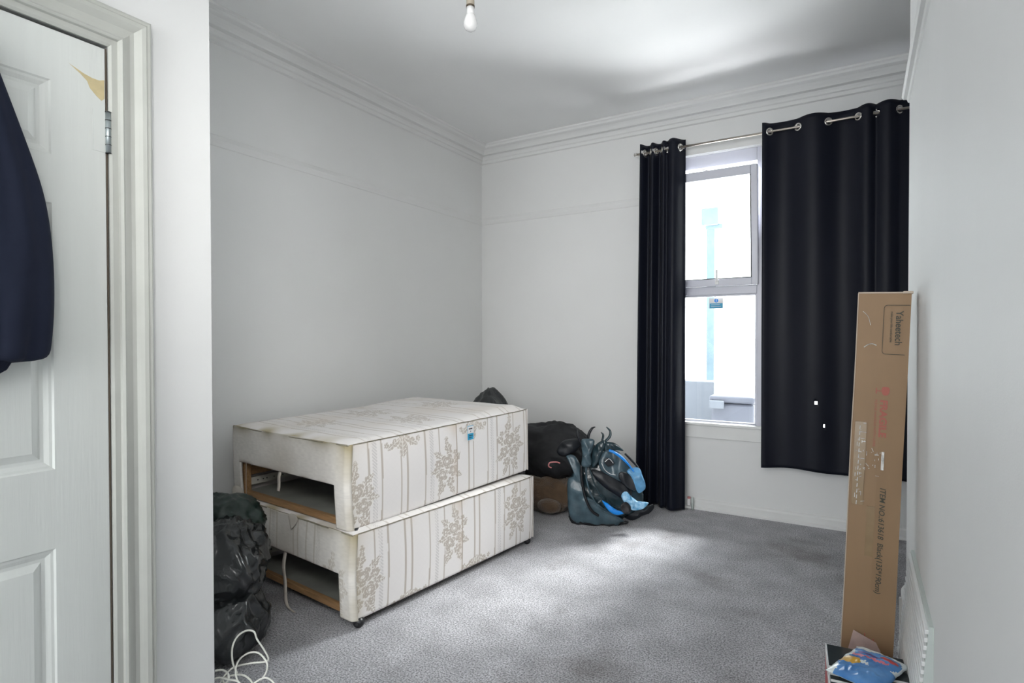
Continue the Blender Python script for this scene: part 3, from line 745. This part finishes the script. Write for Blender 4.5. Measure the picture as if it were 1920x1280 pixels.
# cable
def cab():
    bm = bmesh.new(); d = 1.93
    def a(x, y, dd=0): return at(x, y, d+dd)
    P = [a(445, 1262, 0), (a(436, 1240, -.01)), a(436, 1212), a(446, 1192, .03), a(462, 1182, .05), a(476, 1184, .05), a(482, 1198, .05), a(494, 1216, .06), a(503, 1234, .06), a(497, 1240, .04), a(470, 1243, .03), a(440, 1250, .02), a(425, 1262, -.02), a(418, 1275, -.03), a(430, 1290, -.05), a(450, 1295, -.08), a(470, 1285, -.04), a(490, 1272, -.03), a(504, 1272, -.03), a(514, 1284, -.05), a(500, 1300, -.07)]
    tube(bm, spline(P), .0030, 8)
    P = [a(455, 1290, -.05), a(444, 1272, -.03), a(442, 1252, -.02), a(450, 1235, .02), a(466, 1224, .03), a(482, 1223, .04), a(494, 1232, .04), a(501, 1246, .03), a(498, 1262, .0), a(488, 1276, -.02)]
    tube(bm, spline(P), .0030, 8)
    P = [a(404, 1257, .0), a(418, 1256, .0), a(428, 1264, -.02), a(426, 1278, -.04), a(414, 1286, -.05), a(402, 1290, -.05)]
    tube(bm, spline(P), .0034, 8)
    P = [a(408, 1290, -.05), a(420, 1272, -.02), a(440, 1265, -.01), a(458, 1266, .0), a(472, 1278, -.03), a(474, 1292, -.06)]
    tube(bm, spline(P), .0030, 8)
    P = [a(402, 1272, -.03), a(412, 1270, -.03), a(430, 1274, -.04), a(446, 1277, -.04), a(455, 1290, -.05)]
    tube(bm, spline(P), .0030, 8)
    mz = min(v.co.z for v in bm.verts)
    for v in bm.verts: v.co.z = max(v.co.z, .0035)
    return bm
tag(link('cable', cab(), M_cable, None, True), 'tangled white cable looping over the carpet by the pier', 'cable')

# ------------------------------------------------------------------ bags and things by the far corner
bag('bin_bag', 'black bag peeking above the far end of the bed bases', 'bin bag', (-2.46, 3.74, .385), (.22, .19, .385), M_bag, 5.5, fold=.14, pleat=.0)
hb = bag('holdall', 'large dark fabric bag slumped behind the bed bases with a pink hook', 'bag', (-1.92, 3.66, .412), (.325, .22, .19), M_darkbag, 21.7, fold=.2, pleat=.0)
bm = bmesh.new(); q = lambda x, y: at(x, y, 3.88)-Vector((-1.92, 3.66, .412))
q = lambda x, y: at(x, y, 3.70)-Vector((-1.92, 3.66, .412))
tube(bm, spline([q(1034, 877), q(1029, 874), q(1030, 868), q(1036, 866), q(1044, 866), q(1050, 868)]), .0042, 8); link('hook', bm, M_pink, hb, True)
bag('plush_toy', 'brown furry plush lying on the carpet under the dark bag', 'soft toy', (-1.92, 3.58, .12), (.25, .16, .13), M_brown, 31, fold=.18, sub=4)
bt = [o for o in bpy.data.objects if o.name == 'plush_toy'][0]
bm = bmesh.new(); bmesh.ops.create_icosphere(bm, subdivisions=3, radius=1)
for v in bm.verts: v.co = Vector((v.co.x*.085+.13, v.co.y*.06-.15, v.co.z*.05-.045))*(1)
link('paw', bm, M_brown, bt, True)

# rucksack: sub-shapes in a frame facing the room
RD = 3.72
RB = at(1140, 983, RD); RB.z = 0
ru = thing('rucksack', 'glossy black and slate rucksack with bright blue trim slumped on the carpet', 'rucksack', (RB.x, RB.y, 0), radians(24))
inv = (Matrix.Translation(RB) @ Matrix.Rotation(radians(24), 4, 'Z')).inverted()
def rl(x, y, dd=0):
    p = inv @ at(x, y, RD+dd); return p
def rp(pts, T, dd, m, name, par=None, n=5, back=.6, expo=2.2):
    par = par or ru
    o3 = smooth_outline([(rl(x, y, dd).x, rl(x, y, dd).z) for x, y in pts], n)
    ym = sum(rl(x, y, dd).y for x, y in pts)/len(pts)
    b = puffy(bmesh.new(), o3, T, Matrix.Translation((0, ym, 0)), back=back, expo=expo)
    for v in b.verts:
        q = v.co; v.co = q+Vector((.006*noise.noise(q*14), -.010*(1-abs(noise.noise(Vector((q.x*16+q.z*7, q.y*6, q.z*9))))*4), .006*noise.noise(q*14+Vector((5, 5, 5)))))*min(1, T/.02)
        v.co.z = max(v.co.z, .002)
    return link(name, b, m, par, True)
rp([(1066, 966), (1068, 900), (1092, 868), (1128, 848), (1162, 848), (1186, 880), (1206, 925), (1196, 950), (1172, 968), (1150, 978), (1110, 984), (1080, 980)], .07, .05, M_teal, 'main_body', expo=2.6)
rp([(1067, 962), (1064, 905), (1074, 893), (1076, 872), (1062, 856), (1075, 853), (1086, 866), (1090, 888), (1092, 920), (1104, 948), (1122, 962), (1150, 970), (1172, 974), (1150, 984), (1112, 985), (1082, 980)], .035, -.015, M_slate, 'padded_edge', n=4)
rp([(1065, 968), (1072, 976), (1100, 984), (1140, 983), (1176, 974), (1172, 980), (1140, 987), (1096, 989), (1074, 984)], .03, -.005, M_black, 'base_strip', n=4)
def rtube(pts, r0, m, name, dd=-.07, flat=.5, par=None, n=8):
    r = (lambda t: r0*(.35+.65*sin(pi*min(1, t*.75+.25)))) if 'loop' in name or 'strap' in name else r0
    return link(name, tube(bmesh.new(), spline([rl(x, y, dd+e) for x, y, e in [(p+(0,))[:3] for p in pts]]), r, 8, flat=flat), m, par or ru, True)
rtube([(1090, 872), (1091, 900), (1097, 930), (1108, 955), (1122, 966)], .018, M_black, 'zip_channel', -.05)
rtube([(1099, 870), (1100, 900), (1110, 930), (1128, 955), (1160, 964), (1176, 958)], .012, M_slate, 'seam_cord', -.06)
rtube([(1106, 880), (1116, 910), (1134, 938), (1158, 952)], .009, M_teal, 'seam_cord', -.07)
rp([(1108, 882), (1130, 884), (1160, 898), (1184, 920), (1174, 936), (1150, 925), (1124, 905)], .03, -.07, M_dark, 'front_pocket', n=4)
rp([(1124, 856), (1140, 842), (1160, 846), (1180, 868), (1196, 900), (1190, 918), (1166, 905), (1140, 892), (1124, 876)], .035, -.07, M_slate, 'upper_panel', n=4)
rp([(1160, 888), (1168, 884), (1184, 892), (1192, 908), (1190, 920), (1176, 914), (1162, 900)], .012, -.115, M_dark, 'side_vent', n=4)
rtube([(1142, 844, .01), (1152, 848, 0), (1166, 858, 0), (1178, 870, 0), (1188, 884, 0)], .015, M_blue, 'blue_strap', -.12, flat=.6)
rp([(1176, 884), (1196, 876), (1204, 890), (1211, 912), (1208, 920), (1196, 923), (1188, 904)], .02, -.12, M_lblue, 'pale_blue_pad', n=4)
rtube([(1172, 850, .03), (1184, 862, .03), (1196, 876, .02), (1200, 888, 0)], .016, M_dark, 'shoulder_strap', -.09)
rp([(1126, 838), (1134, 828), (1150, 828), (1164, 838), (1168, 844), (1150, 842), (1136, 848)], .03, -.05, M_teal, 'top_flap', n=4)
rp([(1090, 826), (1100, 822), (1114, 824), (1112, 838), (1108, 852), (1110, 868), (1100, 876), (1090, 872), (1092, 850)], .035, -.07, M_slate, 'strap_pad', n=4)
rp([(1110, 846), (1120, 830), (1132, 824), (1136, 834), (1128, 850), (1120, 868), (1110, 876)], .03, -.06, M_teal, 'strap_pad', n=4)
rtube([(1090, 830), (1083, 816), (1082, 804)], .016, M_dark, 'strap_loop', -.04)
rtube([(1102, 830), (1104, 814), (1110, 803), (1116, 800)], .018, M_dark, 'strap_loop', -.04)
rtube([(1128, 830), (1131, 816), (1127, 810)], .014, M_teal, 'strap_loop', -.04)
rtube([(1134, 828), (1143, 818), (1144, 808), (1137, 800)], .018, M_teal, 'strap_loop', -.04)
rp([(1046, 838), (1060, 824), (1084, 822), (1090, 832), (1076, 848), (1056, 856), (1044, 848)], .045, .03, M_dark, 'side_bulge', n=4)
rp([(1132, 862), (1140, 858), (1152, 868), (1146, 874), (1138, 874)], .008, -.125, M_dark, 'buckle', n=3)
rtube([(1134, 866), (1142, 860), (1150, 868)], .0035, M_white, 'buckle_edge', -.14)
rtube([(1128, 868), (1134, 880), (1144, 888), (1154, 890)], .0035, M_white, 'buckle_edge', -.130)
rp([(1128, 938), (1140, 944), (1158, 956), (1170, 960), (1156, 965), (1142, 958)], .012, -.10, M_blue, 'blue_panel', n=4)
rp([(1162, 924), (1174, 920), (1186, 932), (1200, 942), (1215, 940), (1206, 952), (1192, 957), (1178, 950), (1168, 938)], .02, -.10, M_blue2, 'mottled_mesh_pocket', n=4)
rp([(1164, 944), (1174, 940), (1182, 948), (1180, 960), (1170, 962), (1164, 954)], .02, -.12, M_black, 'round_cap', n=4)
rp([(1168, 964), (1200, 952), (1222, 944), (1224, 954), (1204, 968), (1180, 976)], .02, .02, M_dark, 'trailing_strap', n=4)

# ------------------------------------------------------------------ carton
cz = 1.365
ct = thing('carton', 'tall brown cardboard carton leaning in the corner by the right wall', 'carton', (-.060, 2.425, 0), radians(-2))
ct.rotation_euler = (radians(-1.0), radians(2.15), radians(-2))
CWD, CTH = .190, .085
def cartonmesh():
    bm = bmesh.new(); nz_ = 40; rows = []
    for j in range(nz_+1):
        z = cz*j/nz_; w = .012*noise.noise(Vector((z*2, 0, 0)))*.4
        c = [(0+w*.3, 0, z), (.03, -.001, z), (.1, -.002-.002*sin(z*3), z), (CWD-.03, -.001, z), (CWD+w*.4, 0, z), (CWD+w*.3-.006, CTH, z), (w*.3, CTH, z)]
        rows.append([bm.verts.new(p) for p in c])
    for a, b in zip(rows, rows[1:]):
        for k in range(7): bm.faces.new((a[k], a[(k+1) % 7], b[(k+1) % 7], b[k]))
    bm.faces.new(rows[0][::-1]); bm.faces.new(rows[-1]); fixn(bm)
    bm.verts.ensure_lookup_table(); return bm
body = link('carton_body', cartonmesh(), M_card, ct)
bm = bmesh.new(); box(bm, (-.001, -.003, cz-.001), (CWD+.001, CTH, cz+.004), .001); box(bm, (CWD-.03, -.006, cz-.002), (CWD+.005, .02, cz+.007), .002)
link('top_flap', bm, M_cardedge, ct)
bm = bmesh.new(); tube(bm, spline([(0, -.001, .0), (.001, -.0015, .4), (-.001, -.001, .8), (.001, -.0015, 1.1), (0, -.001, cz)]), .0022, 6); link('worn_edge', bm, M_cardedge, ct)
def ftext(s, u, z, size, m, parent, name='printed_lettering', rot=-pi/2, shear=0, ext=.0004, sx=1.0, y=-.0045, bold=0, mtx=None):
    cu = bpy.data.curves.new('t', 'FONT'); cu.body = s; cu.size = size; cu.shear = shear; cu.extrude = ext; cu.offset = bold
    ob = bpy.data.objects.new('t', cu); C.objects.link(ob); dg = bpy.context.evaluated_depsgraph_get(); dg.update()
    me = bpy.data.meshes.new_from_object(ob.evaluated_get(dg)); bpy.data.objects.remove(ob, do_unlink=True)
    me.materials.clear(); me.materials.append(m); o = bpy.data.objects.new(name, me); C.objects.link(o); o.parent = parent
    if mtx is None:
        mtx = Matrix.Translation((u, y, z)) @ Matrix.Rotation(pi/2, 4, 'X') @ Matrix.Rotation(rot, 4, 'Z') @ Matrix.Diagonal((sx, 1, 1, 1))
    me.transform(mtx); return o
def fline(bm, u0, z0, u1, z1, w, y=-.0045):
    d = Vector((u1-u0, z1-z0)).normalized(); n = Vector((-d.y, d.x))*w/2
    pts = [(u0-n.x, z0-n.y), (u1-n.x, z1-n.y), (u1+n.x, z1+n.y), (u0+n.x, z0+n.y)]
    a = [bm.verts.new((p[0], y, p[1])) for p in pts]; b = [bm.verts.new((p[0], y+.0015, p[1])) for p in pts]
    bm.faces.new(a); bm.faces.new(b[::-1])
    for k in range(4): bm.faces.new((a[k], b[k], b[(k+1) % 4], a[(k+1) % 4]))
ftext('Yaheetech', .140, 1.302, .036, M_print, ct, sx=.80, bold=.0004)
ftext('make your life comfortable', .121, 1.300, .0125, M_print, ct, sx=.80)
bm = bmesh.new(); u0, u1, z0, z1 = .096, .186, 1.148, 1.322; rr = .012
fline(bm, u0+rr, z1, u1, z1, .0018); fline(bm, u0, z0+rr, u0, z1-rr, .0018); fline(bm, u0+rr, z0, u1-.01, z0, .0018)
for cx, cy_, a0 in ((u0+rr, z1-rr, pi/2), (u0+rr, z0+rr, pi)):
    for k in range(5):
        a, b = a0+k*pi/10, a0+(k+1)*pi/10; fline(bm, cx+rr*cos(a), cy_+rr*sin(a), cx+rr*cos(b), cy_+rr*sin(b), .0018)
link('printed_frame', fixn(bm), M_print, ct)
ftext('FRAGILE', .100, .985, .036, M_red, ct, sx=1.0, bold=.0012)
ftext('PLEASE HANDLE WITH CARE', .080, .985, .0125, M_red, ct, sx=1.05)
bm = bmesh.new(); # wine glass mark
a = smooth_outline([(.102, 1.030), (.124, 1.030), (.127, 1.015), (.120, 1.002), (.106, 1.002), (.099, 1.015)], 3)
vs = [bm.verts.new((p[0]+.003, -.0045, p[1])) for p in a]; bm.faces.new(vs)
fline(bm, .084, 1.016, .104, 1.016, .003); fline(bm, .083, 1.006, .083, 1.026, .004); link('printed_glass_symbol', bm, M_red, ct)
ftext('ITEM NO.:613618  Black(135*190cm)', .115, .672, .029, M_print, ct, sx=.85, shear=.15, bold=.0002)
ftext('QTY: 1 SET', .078, .562, .023, M_print, ct, sx=.85, shear=.1)
bm = bmesh.new(); fline(bm, .10, .128, .100, .092, .003); fline(bm, .118, .128, .118, .092, .003); fline(bm, .086, .140, .086, .10, .004); fline(bm, .094, .11, .122, .11, .0015); link('printed_arrow_symbol', bm, M_redcard if False else M_red, ct)
# brown tape band and torn shiny tape
bm = bmesh.new(); box(bm, (.012, -.0055, .60), (.055, -.0020, .90)); box(bm, (.07, -.0058, .42), (.10, -.0035, .60)); link('parcel_tape', bm, M_ctape, ct)
bm = bmesh.new(); rnd = random.Random(4)
for k in range(46):
    u = rnd.choice([rnd.uniform(.018, .05), rnd.uniform(.03, .125)]); z = rnd.uniform(.60, .90) if u < .05 else rnd.uniform(.71, .80)
    a = rnd.uniform(0, pi); L = rnd.uniform(.004, .016); a = rnd.choice([a, 0, pi/2, pi/2]); fline(bm, u, z, u+L*cos(a), z+L*sin(a), rnd.uniform(.0008, .0028), -.0066)
for k in range(14):
    z = .60+k*.021; fline(bm, .030, z, .031, z+.014, .003, -.0066)
fline(bm, .118, .735, .118, .80, .010, -.0066)
link('torn_tape_shred', bm, M_tape, ct).__setitem__('kind', 'stuff')
bm = bmesh.new(); P = spline([(.03, -.005, 1.17), (.045, -.005, 1.18), (.06, -.005, 1.183), (.075, -.005, 1.178)]); tube(bm, P, .0018, 5); link('tape_crease', bm, M_tape, ct)
link('tape_crease', tube(bmesh.new(), spline([(.02, -.0045, 1.30), (.04, -.0045, 1.28), (.05, -.0045, 1.25)]), .0010, 5), M_tape, ct)

for ch in ct.children:
    ch.data.transform(Matrix.Diagonal((.84, 1, 1, 1)))

# ------------------------------------------------------------------ slatted vent on the right wall
vt = thing('wall_vent', 'sloping white slatted heater grille low on the right wall', 'heater grille', (RX, 1.88, 0))
def ventbody():
    bm = bmesh.new(); L = .66; pr = [(0, .03), (-.046, .03), (-.042, .05), (-.010, .43), (0, .43)]
    a = [bm.verts.new((x, 0, z)) for x, z in pr]; b = [bm.verts.new((x, L, z)) for x, z in pr]
    for k in range(5): bm.faces.new((a[k], a[(k+1) % 5], b[(k+1) % 5], b[k]))
    bm.faces.new(a); bm.faces.new(b[::-1]); return fixn(bm)
link('casing', ventbody(), M_ventside, vt)
for k in range(17):
    z = .06+k*.022; x = -.042+(z-.05)/.38*.032
    bm = bmesh.new(); box(bm, (x-.008, .004, z-.0055), (x+.004, .656, z+.0065), .002); link('slat', bm, M_vent, vt)

# ------------------------------------------------------------------ shoebox, pack and leaflet in the foreground
sb_ = thing('gift_box', 'black topped card box with white stripes and a red side', 'box', (-.098, 2.232, 0), radians(5))
BW, BL, BH = .222, .34, .155
def boxpart(a, b, m, name, par, bev=.0): return link(name, B(a, b, bev), m, par)
boxpart((0.003, -BL+.003, 0), (BW-.003, -.003, BH-.03), M_redcard, 'box_base', sb_)
ld = boxpart((0, -BL, BH-.030), (BW, 0, BH), M_ptop, 'lid', sb_, .003)
bm = bmesh.new()
for k in range(5): box(bm, (.004, -.162-k*.040, BH), (BW-.004, -.148-k*.040, BH+.0006))
link('lid_stripe', bm, M_whitecard, ld)
boxpart((-.0008, -BL+.01, .004), (.0035, -.002, BH-.030), M_redcard, 'side_card', sb_)
boxpart((-.0012, -BL+.0, BH-.031), (.0012, -.0, BH+.0008), M_whitecard, 'lid_edge', ld)
# pack
pk = thing('wipes_pack', 'crinkled blue and white film pack lying on the black box', 'pack', (.024, 2.105, BH+.012), radians(-22))
def pack():
    bm = bmesh.new(); W_, L_ = .150, .23; nx, ny = 36, 52
    def P(i, j, s):
        u, v = i/nx, j/ny; x = (u-.5)*W_; y = (v-.5)*L_
        e = (1-abs(2*u-1)**3)*(1-abs(2*v-1)**4)
        h = .020*max(0, e)**.6; n = .005*noise.noise(Vector((x*28, y*28, s)))+.0025*(1-2*abs(noise.noise(Vector((x*55, y*40, 4)))))
        z = (h+n*(.3+e)) if s > 0 else -.010*max(0, e)**.6
        return (x+.006*noise.noise(Vector((y*30, 1, 2)))*(abs(2*u-1) > .9), y, z)
    T = [[bm.verts.new(P(i, j, 1)) for i in range(nx+1)] for j in range(ny+1)]
    D = [[(T[j][i] if i in (0, nx) or j in (0, ny) else bm.verts.new(P(i, j, -1))) for i in range(nx+1)] for j in range(ny+1)]
    for j in range(ny):
        for i in range(nx):
            f = bm.faces.new((T[j][i], T[j][i+1], T[j+1][i+1], T[j+1][i])); x = ((i+.5)/nx-.5)*W_; y = ((j+.5)/ny-.5)*L_
            mi = 1
            if y > .082+.012*sin(x*40): mi = 0
            if x > .052+.02*sin(y*30) and y > .01: mi = 0
            if x < -.062+.01*sin(y*50): mi = 0
            if ((x+.045)/.034)**2+((y+.022)/.024)**2 < 1: mi = 2
            if ((x-.038)/.024)**2+((y-.062)/.014)**2 < 1: mi = 3
            if ((x+.004)/.012)**2+((y+.012)/.010)**2 < 1 and abs(sin(math.atan2(y+.012, x+.004)*2.5)) > .3: mi = 0
            if abs(y-.030-.10*x-.003*sin(x*300)) < .0055 and -.055 < x < .045: mi = 4
            if abs(y-.048-.10*x-.002*sin(x*400)) < .005 and -.045 < x < .02: mi = 5
            f.material_index = mi
            if i+1 <= nx: bm.faces.new((D[j][i], D[j+1][i], D[j+1][i+1], D[j][i+1])).material_index = 0
    return bm
po = link('pack_film', pack(), [M_packwhite, M_packblue, M_packyel, M_redcard, M_packpink, M_purple], pk, True)
lf = thing('leaflet', 'pinkish paper card leaning on the foot of the carton', 'leaflet', (0, 0, 0))
p1, p2, p3, p4 = at(1590, 1215, 2.05), at(1600, 1180, 2.065), at(1657, 1213, 2.055), at(1640, 1240, 2.04)
bm = bmesh.new(); vs = [bm.verts.new(p) for p in (p1, p2, p3, p4)]; bm.faces.new(vs); o = link('paper', bm, M_leaf, lf); o.modifiers.new('s', 'SOLIDIFY').thickness = .0008

# thin white trunking standing behind the carton
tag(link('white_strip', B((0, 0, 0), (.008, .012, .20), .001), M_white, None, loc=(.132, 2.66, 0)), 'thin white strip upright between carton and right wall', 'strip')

# ------------------------------------------------------------------ outside
bm = bmesh.new(); box(bm, (-12, BY+.22, -.3), (10, 22, -.1)); struct(link('ground_outside', bm, M_out), 'pale paving outside the window', 'ground')
pst = thing('outdoor_post', 'grey post with a square lamp head seen through the window', 'post', (0, 0, 0))
yo = 5.6
def wx(px, py, d): return at(px, py, d)
dd = 6.0
a = at(1333, 700, dd); tp = at(1333, 425, dd)
link('pole', B((a.x-.04, a.y-.04, -.1), (a.x+.04, a.y+.04, tp.z), .01), M_post, pst)
link('lamp_head', B((a.x-.085, a.y-.085, tp.z), (a.x+.085, a.y+.085, tp.z+.18), .015), M_post, pst)
link('bracket', B((a.x-.05, a.y-.05, tp.z-.04), (a.x+.12, a.y+.05, tp.z+.01), .01), M_post, pst)
b0 = at(1311, 713, 5.6); tag(link('low_wall', B((b0.x-.9, b0.y-.1, -.1), (b0.x+.16, b0.y+.1, b0.z), .01), M_conc), 'low grey wall outside below the post', 'low wall')
b0 = at(1340, 742, 5.0); b1 = at(1416, 742, 5.0)
bn = thing('wheelie_bin', 'grey lidded bin outside just above the window board', 'bin', ((b0.x+b1.x)/2, b0.y+.2, -.1)); hw = (b1-b0).length/2
link('bin_body', B((-hw, -.25, 0), (hw, .25, b0.z+.05), .04, 4), M_bin, bn)
link('bin_lid', B((-hw-.01, -.27, b0.z+.05), (hw+.01, .27, b0.z+.11), .025, 4), M_bin, bn)
link('bin_handle', B((-hw+.0, -.30, b0.z+.0), (-hw+.12, -.27, b0.z+.07), .008), M_conc, bn)
